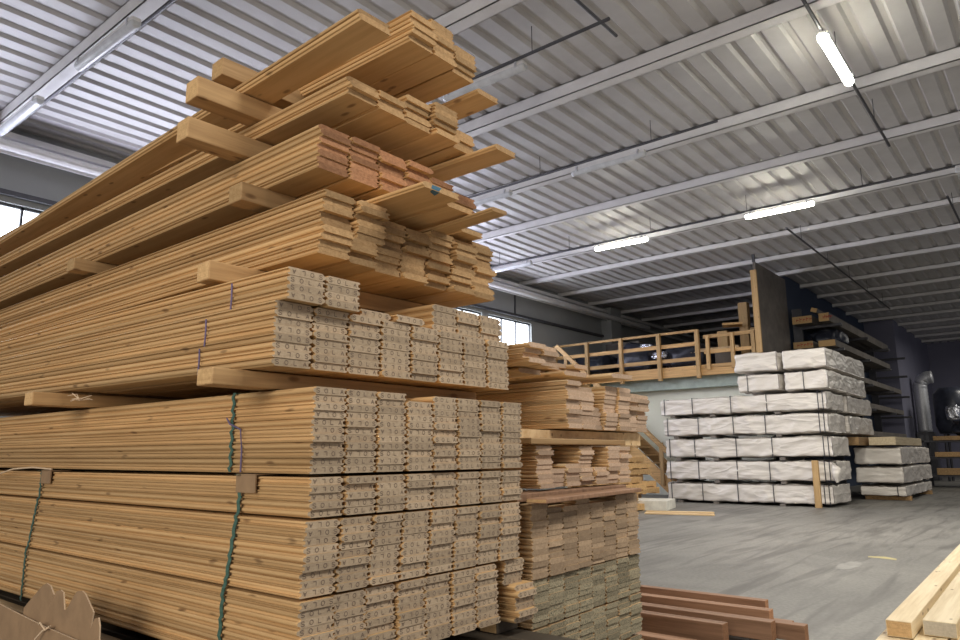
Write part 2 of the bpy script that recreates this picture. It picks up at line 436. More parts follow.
def stack(kind, x0, y0, z0, w, t, cols, L, desc, where, group, jy=.006, xstep=0., pitch=0., yaw=0., shear=0., coly=None, gap=None, ystep=0.):
    """cols: list of (first_row, rows); rows counted from the bottom. Each board is an object of its own"""
    for c, cr in enumerate(cols):
        r0, n = cr if isinstance(cr, tuple) else (0, cr)
        cy = coly[c] if coly else 0
        for r in range(r0, r0 + n):
            top = r0 + n - r
            lab = '%s, %s from top in %s column of %s' % (desc, ORD[top], ORD[c + 1], where)
            dy = random.uniform(-jy, jy) + cy + ystep * r
            x = x0 + c * w + xstep * r + random.uniform(-.001, .001); z = z0 + r * t
            p = Vector((c * w, 0, 0)); yy = y0 + dy + shear * c * w
            put_board(kind, w, t, L, (x + math.sin(-yaw) * 0, yy, z), (pitch, 0, yaw), lab, group)

def bearer(p, q, w, h, label, z, mat=None, name='timber_bearer'):
    """squared bearer lying on z, from p to q"""
    mb = MB(); P = Vector((p[0], p[1], z + h / 2)); Q = Vector((q[0], q[1], z + h / 2))
    L = (Q - P).length; a = math.atan2(Q.y - P.y, Q.x - P.x)
    mb.box((0, -w / 2, -h / 2), (L, w / 2, h / 2))
    me = mb.mesh(name, [mat or M['bearer'], M['bearer_end']], bevel=.004)
    for f in me.polygons:
        if abs(f.normal.x) > .95: f.material_index = 1
    o = bpy.data.objects.new(name, me); COL.objects.link(o); o.location = P; o.rotation_euler.z = a
    return tag(o, label, 'bearer')
# --- tall stack, lower strapped bundles (stamped ends)
T = .0238; W = .1345; BX = 1.368
stack('stamped', BX - .032, 1.775, .787 - 9 * T, W, T, [9] * 7, 4.4, 'stamped board', 'the lowest strapped bundle', 'stamped boards in the lowest strapped bundle', coly=[-.01, 0, .01, 0, .005, 0, 0], ystep=.001)
stack('stamped', BX - .026, 1.782, .795, W, T, [9] * 8, 4.4, 'stamped board', 'the bundle below both cardboard protectors', 'stamped boards in the third strapped bundle', xstep=.0024)
stack('stamped', BX + .004, 1.785, 1.018, W, T, [5] * 8, 4.4, 'stamped board', 'the five-row strapped bundle', 'stamped boards in the five-row bundle')
stack('stamped', BX, 1.78, 1.147, W, T * 1.01, [11, 11, 11, 10, 11, 11, 11, 11], 4.4, 'stamped board', 'the top strapped bundle', 'stamped boards in the top strapped bundle', pitch=.003)
# boards jutting out at the right foot of that stack
stack('stamped', 2.335, 1.80, .55 + 6 * T, W, T, [4], 4, 'stamped board', 'the set-back foot pile', 'jutting stamped boards at the stack foot', jy=.01)
stack('stamped', 2.368, 1.765, .55, W, T, [6], 4, 'stamped board', 'the jutting foot pile', 'jutting stamped boards at the stack foot', jy=.012)
# lower layer everything stands on, coloured dark for the shade there
stack('dark', 1.30, 1.30, .50 - 4 * T, .15, T, [4] * 8, 5.0, 'shade-darkened board', 'the layer under the tall stack', 'shade-darkened boards under the tall stack')
bearer((1.32, 2.2), (2.3, 2.2), .09, .070, 'dark bearer in the black gap under the lowest strapped bundle, front one', .501, M['shadowed'])  # these bearers are coloured dark for the shade of the gap
bearer((1.32, 4.6), (2.3, 4.6), .09, .070, 'dark bearer in the black gap under the lowest strapped bundle, rear one', .501, M['shadowed'])
bearer((2.36, 1.9), (2.50, 1.9), .09, .047, 'short dark bearer under the jutting foot pile', .501, M['shadowed'])
# timber base blocks for it
for i, (y, lab) in enumerate(((1.6, 'front'), (4.0, 'rear'))):
    mb = MB(); mb.box((1.3, y, 0), (2.6, y + .2, .50 - 4 * T)); tag(mb.build('base_block', [M['bearer']]), 'heavy %s timber base under the tall stack' % lab, 'bearer')

bearer((1.15, 2.03), (2.4, 2.03), .09, .052, 'front bearer between the top strapped bundle and the twine-tied bundle', 1.416)
bearer((1.14, 3.42), (2.4, 3.42), .09, .056, 'rear bearer between the top strapped bundle and the twine-tied bundle', 1.422)

# --- twine-tied bundle
k5 = 1.03
stack('stamped', 1.252, 1.833, 1.470, .1475, .0252, [8, 8, 8, 8, 8, 8, 8, 8], 4.6, 'stamped board', 'the twine-tied bundle', 'stamped boards in the twine-tied bundle', jy=.006, pitch=.012)
stack('stamped', 1.27, 1.80, 1.470 + 8 * .0252 + .002, .1475, .0252, [4, 4], 4.6, 'stamped board', 'the twine-tied upper left block', 'stamped boards in the upper left block', jy=.004, pitch=.012)
stack('stamped', 1.27 + 2.25 * .1475, 1.86, 1.470 + 8 * .0252 + .002, .1475, .0252, [1], 4.6, 'stamped board', 'the low left step', 'loose stamped boards in the step', jy=.02, pitch=.012)
stack('stamped', 1.27 + 3.3 * .1475, 1.82, 1.470 + 8 * .0252 + .002, .1475, .0252, [1], 4.6, 'stamped board', 'the low middle step', 'loose stamped boards in the step', jy=.02, pitch=.012)
stack('stamped', 1.252 + 4.5 * .1475 + .05, 1.85, 1.470 + 8 * .0252 + .002, .1475, .0252, [4, 4, 4], 4.6, 'stamped board', 'the twine-tied upper right block', 'stamped boards in the upper right block', jy=.006, pitch=.012)

# --- loose layers above
Z6 = 1.868
bearer((1.25, 2.26), (2.3, 2.22), .085, .068, 'bearer right above the twine-tied bundle', Z6 - .070)
bearer((1.20, 4.6), (2.3, 4.6), .085, .05, 'rear bearer above the twine-tied bundle', Z6 - .052)
t6 = .0242
stack('raw', 1.435, 1.865, Z6, .1435, t6, [4, 4, 4, 4, 4, 4, 4], 5.2, 'rough pine board', 'the layer above the twine-tied bundle', 'pine boards, lower part of the first loose layer', jy=.018, coly=[.0, .03, .05, .05, .06, .05, .06])
stack('raw', 1.475, 1.885, Z6, .1435, t6, [(4, 6), (4, 6), (4, 5), (4, 5), (4, 6), (4, 6), (4, 7)], 5.2, 'rough pine board', 'the first loose layer, upper part', 'pine boards, upper part of the first loose layer', jy=.02, coly=[.03, .0, .05, .05, .06, .05, .06])
# wide boards jutting out over that layer
def jut(kind, x, y, z, w, t, L, label, yaw=0., pitch=0., roll=0.):
    protos = get_board(kind, w, t, L); o = protos[0].copy(); COL.objects.link(o)
    o.location = (x, y, z); o.rotation_euler = (pitch, roll, yaw)
    return tag(o, label, 'board')
Z7 = 2.213
o = jut('raw', 1.722, 1.665, 2.135, .20, .022, 3.5, 'wide board jutting from under the red-ended layer, left one with blue end mark')
mb = MB(); mb.poly([(.045, -.0008, .003), (.085, -.0008, .002), (.10, -.0008, .019), (.05, -.0008, .018)]); mb.poly([(.05, 0, -.0008), (.09, 0, -.0008), (.10, .035, -.0008), (.06, .02, -.0008)])
mb.build('blue_mark', plain('blue_paint', (.05, .16, .25), .7), o)
jut('raw', 1.926, 1.735, 2.134, .16, .022, 3.5, 'wide board jutting from under the red-ended layer, middle one')
jut('raw', 2.03, 1.60, 2.112, .09, .016, 3.5, 'narrow splintered board jutting from under the red-ended layer, rightmost one', R(-5))
jut('raw', 2.2, 1.9, 2.134, .15, .022, 3.5, 'board lying flat at the right edge below the red-ended layer', 0)
bearer((1.39, 2.32), (2.3, 2.29), .09, .072, 'short bearer poking out left under the red-ended layer, nearest one', Z7 - .076)
bearer((1.39, 3.8), (2.3, 3.8), .09, .062, 'bearer poking out left under the red-ended layer, farther one', Z7 - .086)
stack('red', 1.490, 1.958, Z7, .1475, t6, [7, 7, 7, 7, 6, 5], 5.2, 'red-ended board', 'the red-ended layer', 'red-ended boards', jy=.012, pitch=-.012)
Z8 = 2.484
bearer((1.25, 2.48), (2.3, 2.44), .09, .085, 'bearer just on top of the red-ended layer', Z7 + 7 * t6 + .002)
stack('raw', 1.535, 1.86, Z8, .149, t6, [3, 3, 5, 6, 4], 5.2, 'dark-sawn board', 'the layer above the red-ended one', 'boards of the second layer from the top', jy=.02, pitch=-.008, coly=[0, .0, .02, .0, .03])
jut('raw', 1.684, 1.93, Z8 + 3 * t6 + .002, .149, t6, 5, 'single short-set board lying on the second layer from the top', 0, -.008)
jut('raw', 2.20, 1.71, Z8 - .030, .145, .024, 3.5, 'long board jutting out right beneath the second layer from the top')
Z9 = 2.757
bearer((1.27, 2.47), (2.3, 2.43), .095, .085, 'old bearer with knots below the single top left board', 2.555)
stack('raw', 1.745, 1.755, Z9, .141, t6, [5, 7, 5], 4.6, 'top layer board', 'the topmost layer', 'boards of the topmost layer', jy=.014, coly=[0, .02, .03])
jut('raw', 2.17, 1.78, Z9 - .040, .145, .024, 4, 'knotty board jutting out right beneath the topmost layer', R(-1))
jut('raw', 1.428, 1.685, 2.650, .150, .0235, 5, 'wide pale board slanting along the top left, lower of two', R(-1.6), -.006)
jut('raw', 1.434, 1.70, 2.677, .150, .0235, 5, 'wide pale board slanting along the top left, upper of two', R(-1.8), -.006)
bearer((1.38, 2.49), (2.2, 2.46), .085, .075, 'uppermost bearer behind the slanting top left boards', 2.703)

# --- second stack to the right
S2X, S2Y = 2.545, 1.815
sh = .045
tt = .0236
stack('grn', S2X + .0, S2Y + .0, .295, .1305, tt, [8] * 8, 4.5, 'green-ended board', 'the lowest green-ended bundle', 'green-ended boards in the lowest bundle', shear=sh)
stack('grn', S2X, S2Y, .491, .1305, tt, [8] * 8, 4.5, 'green-ended board', 'the bundle under the plain-ended boards', 'green-ended boards in the upper bundle', shear=sh)
stack('nat', S2X - .01, S2Y - .01, .686, .1305, tt, [13, 12, 12, 13, 12, 12, 13, 13], 4.5, 'plain-ended board', 'the right stack', 'plain-ended boards on the green-ended bundles', shear=sh, jy=.006)
stack('grn', S2X, S2Y, .02, .1305, tt, [11] * 8, 4.5, 'green-ended board', 'the floor-level bundle', 'green-ended boards at floor level', shear=sh)
bearer((2.5, 1.75), (3.56, 1.86), .10, .02, 'dark reddish plank lying across the right stack, front one', 1.0, M['red_wood'], 'cross_plank')
bearer((2.5, 1.90), (3.60, 1.97), .10, .034, 'pale-topped reddish plank lying across the right stack, rear one', 1.0, M['red_wood'], 'cross_plank')

# --- smaller stack standing on it
stack('pale', 2.735, 1.905, 1.046, .137, .0215, [9, 4, 5, 9, 4, 9, 9], 4, 'pale board', 'the low block behind the right stack', 'pale boards in the low rear block', jy=.012, coly=[0, .03, .02, .03, .02, .03, .03])
stack('pale', 2.735, 2.15, 1.046, .137, .0215, [(0, 0), (4, 5), (5, 4), (0, 0), (4, 5)], 4, 'shaded pale board', 'the recessed rear block', 'recessed pale boards', jy=.02)
bearer((2.66, 1.93), (3.66, 1.99), .09, .028, 'pale pallet board between the rear blocks, front one', 1.246, M['bearer'], 'pallet_board')
mb = MB(); mb.box((2.70, 2.0, 1.246), (3.95, 4.6, 1.270)); mb.box((2.70, 2.0, 1.296), (3.95, 4.6, 1.318))
for y in (2.0, 3.2, 4.4): mb.box((2.7, y, 1.27), (3.95, y + .1, 1.296))
tag(mb.build('flat_pallet', M['pine_pale']), 'thin light pallet between the two rear board blocks', 'pallet')
stack('pale', 2.985, 1.895, 1.325, .139, .0236, [10, 9, 5, 10, 10, 5, 5], 4, 'pale knotty board', 'the upper rear block', 'pale boards in the upper rear block', jy=.010, coly=[0, .01, .05, .03, .02, .05, .06])
stack('pale', 2.985 + 5.03 * .139, 1.93, 1.325 + 5 * .0236, .137, .0236, [4, 4], 4, 'pale short board', 'the overhanging right end', 'pale overhanging boards', jy=.010)
# loose top layers
jut('pale', 2.80, 2.05, 1.595, .2, .024, 4, 'loose pale board lying flat over the upper rear block, left one', R(1))
jut('pale', 3.10, 1.98, 1.60, .2, .024, 4, 'loose pale board lying flat over the upper rear block, middle one', R(-4))
jut('pale', 3.38, 1.86, 1.60, .2, .024, 4, 'long loose pale board jutting furthest right over the rear block', R(-6))
stack('pale', 2.70, 1.93, 1.625, .139, .0236, [4, 4], 4, 'pale top board', 'the crowning pile', 'pale boards crowning the rear stack', jy=.03, yaw=R(-1.5))
stack('pale', 3.12, 2.15, 1.625, .139, .0236, [3, 3, 3], 4, 'pale top board', 'the crooked top pile', 'pale boards beside the crowning pile', jy=.05, yaw=R(-3))

# --- straps, twines, protectors on the tall stack
def strap(y, z0, z1, x, xr, label, mat='strap_green', w=.016, wig=.004, name='strap', lean=0., xf=None):
    mb = MB(); n = max(6, int((z1 - z0) / .012)); th = .0012
    for k in range(n):
        za = z0 + (z1 - z0) * k / n; zb = z0 + (z1 - z0) * (k + 1) / n
        ya = y + lean * (za - z0) + wig * math.sin(k * 1.9); yb = y + lean * (zb - z0) + wig * math.sin((k + 1) * 1.9)
        xa = (xf(za) if xf else x) - .002 - .0018 * (k % 2); xb = (xf(zb) if xf else x) - .002 - .0018 * ((k + 1) % 2)
        for (a, b, c, d) in (((xa, ya - w / 2, za), (xa, ya + w / 2, za), (xb, yb + w / 2, zb), (xb, yb - w / 2, zb)),):
            mb.poly([a, b, c, d]); mb.poly([tuple(Vector(p) + Vector((.0015, 0, 0))) for p in (d, c, b, a)])
    yt = y + lean * (z1 - z0)
    mb.box((x - .003, yt - w / 2, z1), (xr, yt + w / 2, z1 + .0015))
    return tag(mb.build(name, M[mat]), label, 'strap')
def side_x(z):
    if z < .79: return BX - .034
    if z < 1.016: return BX - .028 + (z - .795) / T * .0024
    return BX - .001
strap(2.21, 1.15, 1.414, BX, BX + 8 * W, 'green strap round the top strapped bundle', wig=.007)
strap(2.165, .56, 1.141, BX - .016, BX + 1.0, 'long green strap down the three lower bundles, the nearer one', lean=-.04, w=.018, xf=side_x)
strap(3.82, .56, 1.141, BX - .016, BX + 1.0, 'green strap down the lower bundles near the left edge', w=.018, xf=side_x)
mb = MB(); mb.tube([(BX - .006, 2.24, 1.33), (BX - .012, 2.21, 1.31), (BX - .008, 2.15, 1.29), (BX - .006, 2.14, 1.22), (BX - .006, 2.14, 1.15)], .003, 6)
tag(mb.build('blue_cord', M['twine']), 'thin blue cord knotted to the green strap of the top strapped bundle', 'cord')
for y, lab in ((2.10, 'folded cardboard protector under the nearer green strap'), (3.75, 'folded cardboard protector under the far left green strap')):
    mb = MB(); mb.box((BX - .008, y - .05, 1.085), (BX - .003, y + .06, 1.141)); mb.box((BX - .008, y - .05, 1.1405), (BX + .08, y + .06, 1.1445))
    tag(mb.build('edge_protector', M['card']), lab, 'cardboard protector')
for y, z0, z1, x, lab in ((2.10, 1.662, 1.766, 1.266, 'highest piece of violet twine round the stamped boards'),
                          (2.22, 1.565, 1.658, 1.25, 'middle piece of violet twine round the stamped boards'),
                          (2.25, 1.47, 1.56, 1.25, 'lowest piece of violet twine round the stamped boards')):
    mb = MB(); mb.tube([(x + .001, y, z0), (x - .002, y - .008, (z0 + z1) / 2), (x + .001, y, z1)], .0028, 6)
    tag(mb.build('twine', M['twine']), lab, 'twine')
mb = MB()
mb.tube([(BX - .004, 3.70, 1.15), (BX - .03, 3.86, 1.158), (BX - .05, 4.05, 1.15), (BX - .04, 4.3, 1.12)], .004, 6)
tag(mb.build('loose_strap_end', M['card_edge']), 'pale loose strap end curling at the left edge of the tall stack', 'strap')
mb = MB()
for k in range(7):
    a = random.uniform(0, 6.28); mb.tube([(1.22, 3.1, 1.43), (1.22 + .03 * math.cos(a), 3.1 + .05 * math.sin(a), 1.43 + random.uniform(.0, .03)), (1.22 + .03 * math.cos(a + 1), 3.1 + .07 * math.sin(a + .5), 1.425 + random.uniform(0, .03))], .0015, 5)
tag(mb.build('straw_tuft', M['card_edge']), 'tuft of loose straw caught beside the rear bearer', 'straw', kind='stuff')

# --- torn cardboard at bottom left
root = thing('torn_carton', 'torn brown cardboard carton with ragged flaps at the foot of the tall stack', 'carton', (1.10, 2.0, 0))
def sheet(name, pts, nrm, th, parent, mat=M['card']):
    mb = MB(); n = len(pts); off = Vector(nrm) * th
    A = [Vector(p) for p in pts]; B = [p + off for p in A]
    mb.poly(A, 0); mb.poly(list(reversed(B)), 0)
    for i in range(n): mb.poly([A[i], A[(i + 1) % n], B[(i + 1) % n], B[i]], 1)
    return mb.build(name, [mat, M['card_edge']], parent)
FY = [(3.15, .645), (3.08, .69), (2.992, .742), (2.96, .752), (2.925, .747), (2.888, .720), (2.922, .668), (2.90, .70), (2.867, .734), (2.838, .742), (2.809, .738), (2.788, .682), (2.77, .685), (2.72, .735),
      (2.698, .752), (2.66, .758), (2.634, .751), (2.56, .702), (2.57, .65), (2.546, .685), (2.52, .69), (2.507, .665), (2.50, .60), (2.50, .45), (3.15, .45)]
sheet('ragged_flap', [(.012, a - 2.0, b) for a, b in FY], (1, 0, 0), .005, root)
sheet('side_panel', [(0, .20, .57), (0, .62, .605), (0, .92, .612), (0, 1.36, .633), (0, 1.9, .65), (.0, 1.9, 0), (.0, .20, 0)], (1, 0, 0), .006, root)
sheet('rear_panel', [(.155, .20, .47), (.155, 1.9, .47), (.155, 1.9, 0), (.155, .20, 0)], (-1, 0, 0), .006, root)
sheet('end_panel', [(.006, .20, .5), (.15, .20, .47), (.15, .20, 0), (.006, .20, 0)], (0, 1, 0), .006, root)
mb = MB(); mb.tube([(-.004, .95, .615), (-.02, .90, .63), (-.015, .86, .61), (-.008, .84, .625), (-.01, .9, .60), (-.02, .93, .57)], .003, 6); mb.build('twine_knot', M['card_edge'], root)
put_board('pale', .06, .02, 3.6, (1.32, 2.0, .503), (0, 0, 0), 'light narrow board lying between the carton and the tall stack', None)

# ------------------------------------------------------------------ reddish planks on the floor
for x, y, z, w, h, L, yaw, lab in (
        (5.52, 1.87, .03, .075, .115, 3.2, .5, 'reddish floor plank farthest from the camera'),
        (5.20, 1.74, .03, .09, .115, 3.2, .8, 'reddish floor plank with a pale top, second from the far side'),
        (5.30, 1.63, .0, .06, .07, 3.2, 0, 'short-seen low reddish plank between the far and middle floor planks'),
        (5.00, 1.46, .02, .08, .10, 3.2, .3, 'reddish floor plank reaching furthest right'),
        (4.86, 1.62, .03, .09, .115, 3.2, .3, 'reddish floor plank in the middle of the low pile'),
        (4.60, 1.83, .03, .09, .12, 3.2, 0, 'reddish floor plank whose dark sawn end sits furthest back'),
        (4.40, 1.70, .0, .11, .06, 3.2, -.5, 'low flat reddish plank nearest the camera')):
    mb = MB(); mb.box((0, 0, 0), (w, L, h)); me = mb.mesh('reddish_plank', [M['red_wood'], M['end_red']], bevel=.004)
    for f in me.polygons:
        if abs(f.normal.y) > .9: f.material_index = 1
    o = bpy.data.objects.new('reddish_plank', me); COL.objects.link(o); o.location = (x, y, z); o.rotation_euler.z = R(yaw)
    tag(o, lab, 'plank')
for i, y in enumerate((2.3, 4.3)):
    bearer((4.35, y), (5.65, y), .08, .03, 'thin lath under the reddish planks, %s one' % ('front' if i == 0 else 'rear'), 0, M['bearer'], 'lath')

# ------------------------------------------------------------------ light timbers at the right edge
def timber(p, yaw, w, h, L, label, mat='white_wood', endm='bearer_end'):
    mb = MB(); mb.box((0, -w, 0), (L, 0, h)); me = mb.mesh('light_timber', [M[mat + '_x'] if mat + '_x' in M else M[mat], M[endm]], bevel=.004)
    for f in me.polygons:
        if abs(f.normal.x) > .95: f.material_index = 1
    o = bpy.data.objects.new('light_timber', me); COL.objects.link(o); o.location = p; o.rotation_euler.z = R(yaw)
    return tag(o, label, 'timber')
M['white_wood_x'] = wood('whitish_face_x', (.80, .68, .47), (.62, .49, .30), along='x')
M['end_white'] = endgrain('greyish_sawn_end', (.62, .57, .48), (.42, .38, .30))
timber((4.34, .865, .27), 1.1, .118, .08, 5.5, 'long light timber on top of the right-hand pile, leftmost')
timber((4.47, .72, .27), 1.1, .15, .075, 4.4, 'rough-faced light timber second from left on the right-hand pile', endm='end_white')
timber((4.25, .52, .27), 1.1, .14, .08, 4.0, 'light timber cut off by the photo edge on the right-hand pile')
for i, y in enumerate((.90, .75, .60, .45)):
    timber((4.20 + .03 * i, y, .19), 1.1, .14, .075, 4.6, 'yellowish timber in the lower row of the right-hand pile, %s from left' % ORD[i + 1])
for i, y in enumerate((.88, .72, .56)):
    timber((4.30, y, .0), 1.1, .14, .19, 4.4, 'floor-level timber under the right-hand pile, %s from left' % ORD[i + 1])

# ------------------------------------------------------------------ wrapped bundles
def wrapped(name, sx, sy, sz, loc, label, straps=(), rz=0., group=None, seed=0, tails=()):
    """bundle wrapped in film: x depth, y length, z height; origin at the front right bottom corner"""
    root = thing(name, label, 'wrapped bundle', loc, group, R(rz))
    bm = bmesh.new()
    nx = max(6, int(sx / .08)); ny = max(8, int(sy / .05)); nz = 10
    def grid(o, u, v, nu, nv):
        for i in range(nu):
            for j in range(nv):
                q = [Vector(o) + Vector(u) * (a / nu) + Vector(v) * (b / nv) for a, b in ((i, j), (i + 1, j), (i + 1, j + 1), (i, j + 1))]
                bm.faces.new([bm.verts.new(p) for p in q])
    grid((0, 0, 0), (sx, 0, 0), (0, sy, 0), nx, ny); grid((0, 0, sz), (sx, 0, 0), (0, sy, 0), nx, ny)
    grid((0, 0, 0), (0, sy, 0), (0, 0, sz), ny, nz); grid((sx, 0, 0), (0, sy, 0), (0, 0, sz), ny, nz)
    grid((0, 0, 0), (sx, 0, 0), (0, 0, sz), nx, nz); grid((0, sy, 0), (sx, 0, 0), (0, 0, sz), nx, nz)
    bmesh.ops.remove_doubles(bm, verts=bm.verts, dist=1e-4)
    c = Vector((sx / 2, sy / 2, sz / 2)); r = .05
    for v in bm.verts:
        p = v.co
        q = Vector([min(max(p[i], r), (sx, sy, sz)[i] - r) for i in range(3)])
        d = p - q
        if d.length > 1e-6: nrm = d.normalized(); p = q + nrm * r
        else: nrm = Vector((0, 0, 1))
        s = Vector((p.x * 1.5 + seed * 7.3, p.y * 1.6 + p.z * 2.6 + seed, p.z * 3 - p.y * 1.1))
        w = (1 - min(1, abs(noise.noise(s * .8)) * 5)) * .022 + noise.noise(s * 1.7) * .014
        w += (1 - min(1, abs(noise.noise(Vector((p.y * 1.1 + p.z * 2.2 + seed * 3, p.x * 1.2, p.z * .8)) * 1.5)) * 6)) * .016
        for st in straps:
            dd = abs(p.y - st)
            if dd < .18: w -= .014 * (1 - dd / .18)
        v.co = p + nrm * (w - .022)
    me = bpy.data.meshes.new('wrapping'); bm.to_mesh(me); bm.free()
    me.materials.append(M['wrap']); me.polygons.foreach_set('use_smooth', [True] * len(me.polygons))
    o = bpy.data.objects.new('wrapping', me); COL.objects.link(o); o.parent = root
    for st in straps:
        mb = MB(); w = .010; e = -.004
        mb.box((-e, st - w, -e), (-e + .004, st + w, sz + e)); mb.box((-e, st - w, sz + e - .003), (sx + e, st + w, sz + e))
        mb.box((sx + e - .004, st - w, -e), (sx + e, st + w, sz + e)); mb.box((-e, st - w, -e), (sx + e, st + w, -e + .003))
        mb.build('strap', M['strap_black'], root)
    for yy in tails:   # folded film gathered at the corner
        mb = MB(); mb.tube([(-.02, yy, sz * .9), (-.07, yy - .05, sz * .6), (-.05, yy - .02, sz * .25), (-.09, yy - .06, .0)], [.05, .10, .07, .03], 7)
        mb.build('folded_film', M['wrap'], root, smooth=True)
    return root
WX = 17.26
rows = [(.05, .44, 4.18, 8.09), (.55, .47, 4.12, 8.08), (1.09, .47, 4.10, 8.07), (1.62, .46, 4.14, 8.10), (2.13, .43, 4.13, 8.16)]
nm = ['bottom row', 'second row from the floor', 'third row from the floor', 'fourth row from the floor', 'fifth row, with the short bundles on it']
for i, (z, h, ya, yb) in enumerate(rows):
    L = yb - ya
    wrapped('wrapped_bundle', 1.6, L, h, (WX + (.0 if i else .03), ya, z), 'long white wrapped bundle, %s of the big stack' % nm[i], (.10, .20, L * (.33 + .02 * (i % 2)), L * .54, L * (.76 + .02 * (i % 3)), L * .965), seed=i + 1, tails=((.0,) if i == 1 else ()))
    for k, yy in enumerate((ya + 1.05, ya + 2.6, yb - .4)):
        mb = MB(); zb = 0 if i == 0 else rows[i - 1][0] + rows[i - 1][1]
        mb.box((WX + .03, yy, zb), (WX + 1.6, yy + .12, z + .0))
        tag(mb.build('spacer_block', [M['plywood']]), 'wooden spacer under the %s of the big wrapped stack, %s from right' % (nm[i].split(',')[0].replace(' from the floor', ''), ORD[k + 1]), 'spacer')
# deeper bundles behind rows four and five
for z, h, lab in ((1.62, .46, 'fourth'), (2.13, .43, 'fifth')):
    wrapped('wrapped_bundle', 2.7, 1.5, h, (WX + 1.85, 4.12, z), 'white wrapped bundle sticking out behind the %s row of the big stack' % lab, (), seed=z * 9)
mb = MB(); mb.box((WX + 2.3, 4.9, 0), (WX + 4.4, 5.5, 1.59)); tag(mb.build('board_pile', M['tarp']), 'dark covered pile behind the big wrapped stack', 'pile')
wrapped('wrapped_bundle', 3.9, .96, .45, (WX - .02, 4.07, 2.59), 'short white wrapped bundle on the fifth row, right side lower one', (.52,), seed=21)
wrapped('wrapped_bundle', 3.9, .98, .47, (WX + .0, 4.06, 3.08), 'topmost right white wrapped bundle of the big stack', (), seed=22)
wrapped('wrapped_bundle', 2.2, 1.00, .42, (WX + .05, 5.14, 2.62), 'short white wrapped bundle on the fifth row, left side lower one', (.74,), seed=23)
wrapped('wrapped_bundle', 2.2, 1.02, .47, (WX + .02, 5.14, 3.09), 'topmost left white wrapped bundle of the big stack', (), seed=24)
mb = MB(); mb.box((0, 0, 0), (.09, .13, 1.02)); o = mb.build('leaning_post', M['mezz_post'], bevel=.006); o.location = (WX - .16, 4.42, .0); o.rotation_euler = (0, R(1), 0)
tag(o, 'upright wooden post standing against the big wrapped stack', 'post')
# the small wrapped stack right of it
SX, SY = 20.5, 3.32
for i, (z, h) in enumerate(((.10, .26), (.42, .41), (.88, .44))):
    wrapped('wrapped_bundle', 4.6 if i else 4.2, 1.10 - (.05 if i == 0 else 0), h, (SX + (.1 if i == 0 else 0), SY, z), ('thin bottom', 'middle', 'top')[i] + ' white wrapped bundle of the small stack on the right', (.2,) if i == 0 else (), seed=40 + i)
for k, xx in enumerate((20.9, 24.2)):
    mb = MB(); mb.box((xx, SY - .03, 0), (xx + .16, SY + 1.0, .10)); tag(mb.build('spacer_block', [M['bearer']]), '%s floor spacer of the small wrapped stack' % ('near', 'far')[k], 'spacer')
def slab(name, p, size, rz, mat, label, cat, ry=0):
    mb = MB(); mb.box((0, 0, 0), size); o = mb.build(name, M[mat], bevel=.008); o.location = p; o.rotation_euler = (0, R(ry), R(rz)); return tag(o, label, cat)
slab('brown_beam', (19.65, 4.08, 1.36), (4.2, .42, .20), 1, 'bearer', 'brown beam on the small wrapped stack, reaching towards the big one', 'beam')
slab('white_beam', (20.35, 3.40, 1.36), (3.9, .60, .20), 0, 'white_wood_x', 'pale beam lying on top of the small wrapped stack', 'beam')

# ------------------------------------------------------------------ things on the floor left of the wrapped stack
slab('insulation_slab', (14.6, 6.85, .0), (1.0, 1.3, .20), 14, 'insul', 'white insulation slab lying on the floor by the wrapped stack', 'slab')
slab('floor_lath', (13.9, 5.55, .0), (.09, 1.35, .035), 14, 'pine_pale', 'light lath on the floor in front of the wrapped stack, nearer one', 'lath')
slab('floor_lath', (14.4, 5.75, .0), (.09, 1.35, .035), 18, 'pine_pale', 'light lath on the floor in front of the wrapped stack, farther one', 'lath')
# stacked pallets
def pallet(loc, rz, label):
    root = thing('pallet', label, 'pallet', loc, 'pallets piled by the stairs', R(rz))
    for k in range(5):
        mb = MB(); mb.box((0, k * .27, .115), (1.2, k * .27 + .13, .14)); mb.build('top_slat', M['mezz_wood'], root)
    for k in range(3):
        mb = MB(); mb.box((0, k * .55, .022), (1.2, k * .55 + .1, .115)); mb.build('stringer', M['mezz_wood'], root)
    mb = MB()
    for k in range(3): mb.box((k * .53, 0, 0), (k * .53 + .13, 1.2, .022))
    mb.build('bottom_slat', M['mezz_wood'], root)
for i in range(8):
    pallet((14.9 + random.uniform(-.1, .1), 7.9 + random.uniform(-.12, .12), i * .141), random.uniform(-9, 9), 'wooden pallet, %s from the floor in the pile below the stairs' % ORD[i + 1])
for i in range(5):
    pallet((13.3 + random.uniform(-.08, .08), 7.3 + random.uniform(-.1, .1), i * .141), random.uniform(-6, 12), 'wooden pallet, %s from the floor in the nearer low pile' % ORD[i + 1])

# ------------------------------------------------------------------ mezzanine
MX = 19.6; DK = 3.62
mb = MB(); mb.box((MX + .08, 6.3, 3.42), (26, BACK, DK)); struct(mb, 'platform_floor', M['mezz_wood'])
mb = MB(); mb.box((MX, 6.3, 3.36), (MX + .07, BACK, 3.66)); struct(mb, 'platform_fascia', M['mezz_wood'])
mb = MB(); mb.box((MX + .3, 6.3, 3.05), (MX + .5, BACK, 3.42)); struct(mb, 'platform_beam', M['fascia_green'])
mb = MB(); mb.box((MX + .6, 6.3, 0), (MX + .75, BACK, 3.42)); struct(mb, 'wall_platform', M['wall_white'])
root = thing('platform_railing', 'wooden railing with three rails along the raised platform edge', 'railing', (MX, 9, 3.3))
for y in (7.97, 9.15, 10.4, 11.6, 12.8):
    mb = MB(); mb.box((-.11, y - 9 - .055, -.02), (0, y - 9 + .055, 1.38)); mb.build('post', M['mezz_post'], root, bevel=.005)
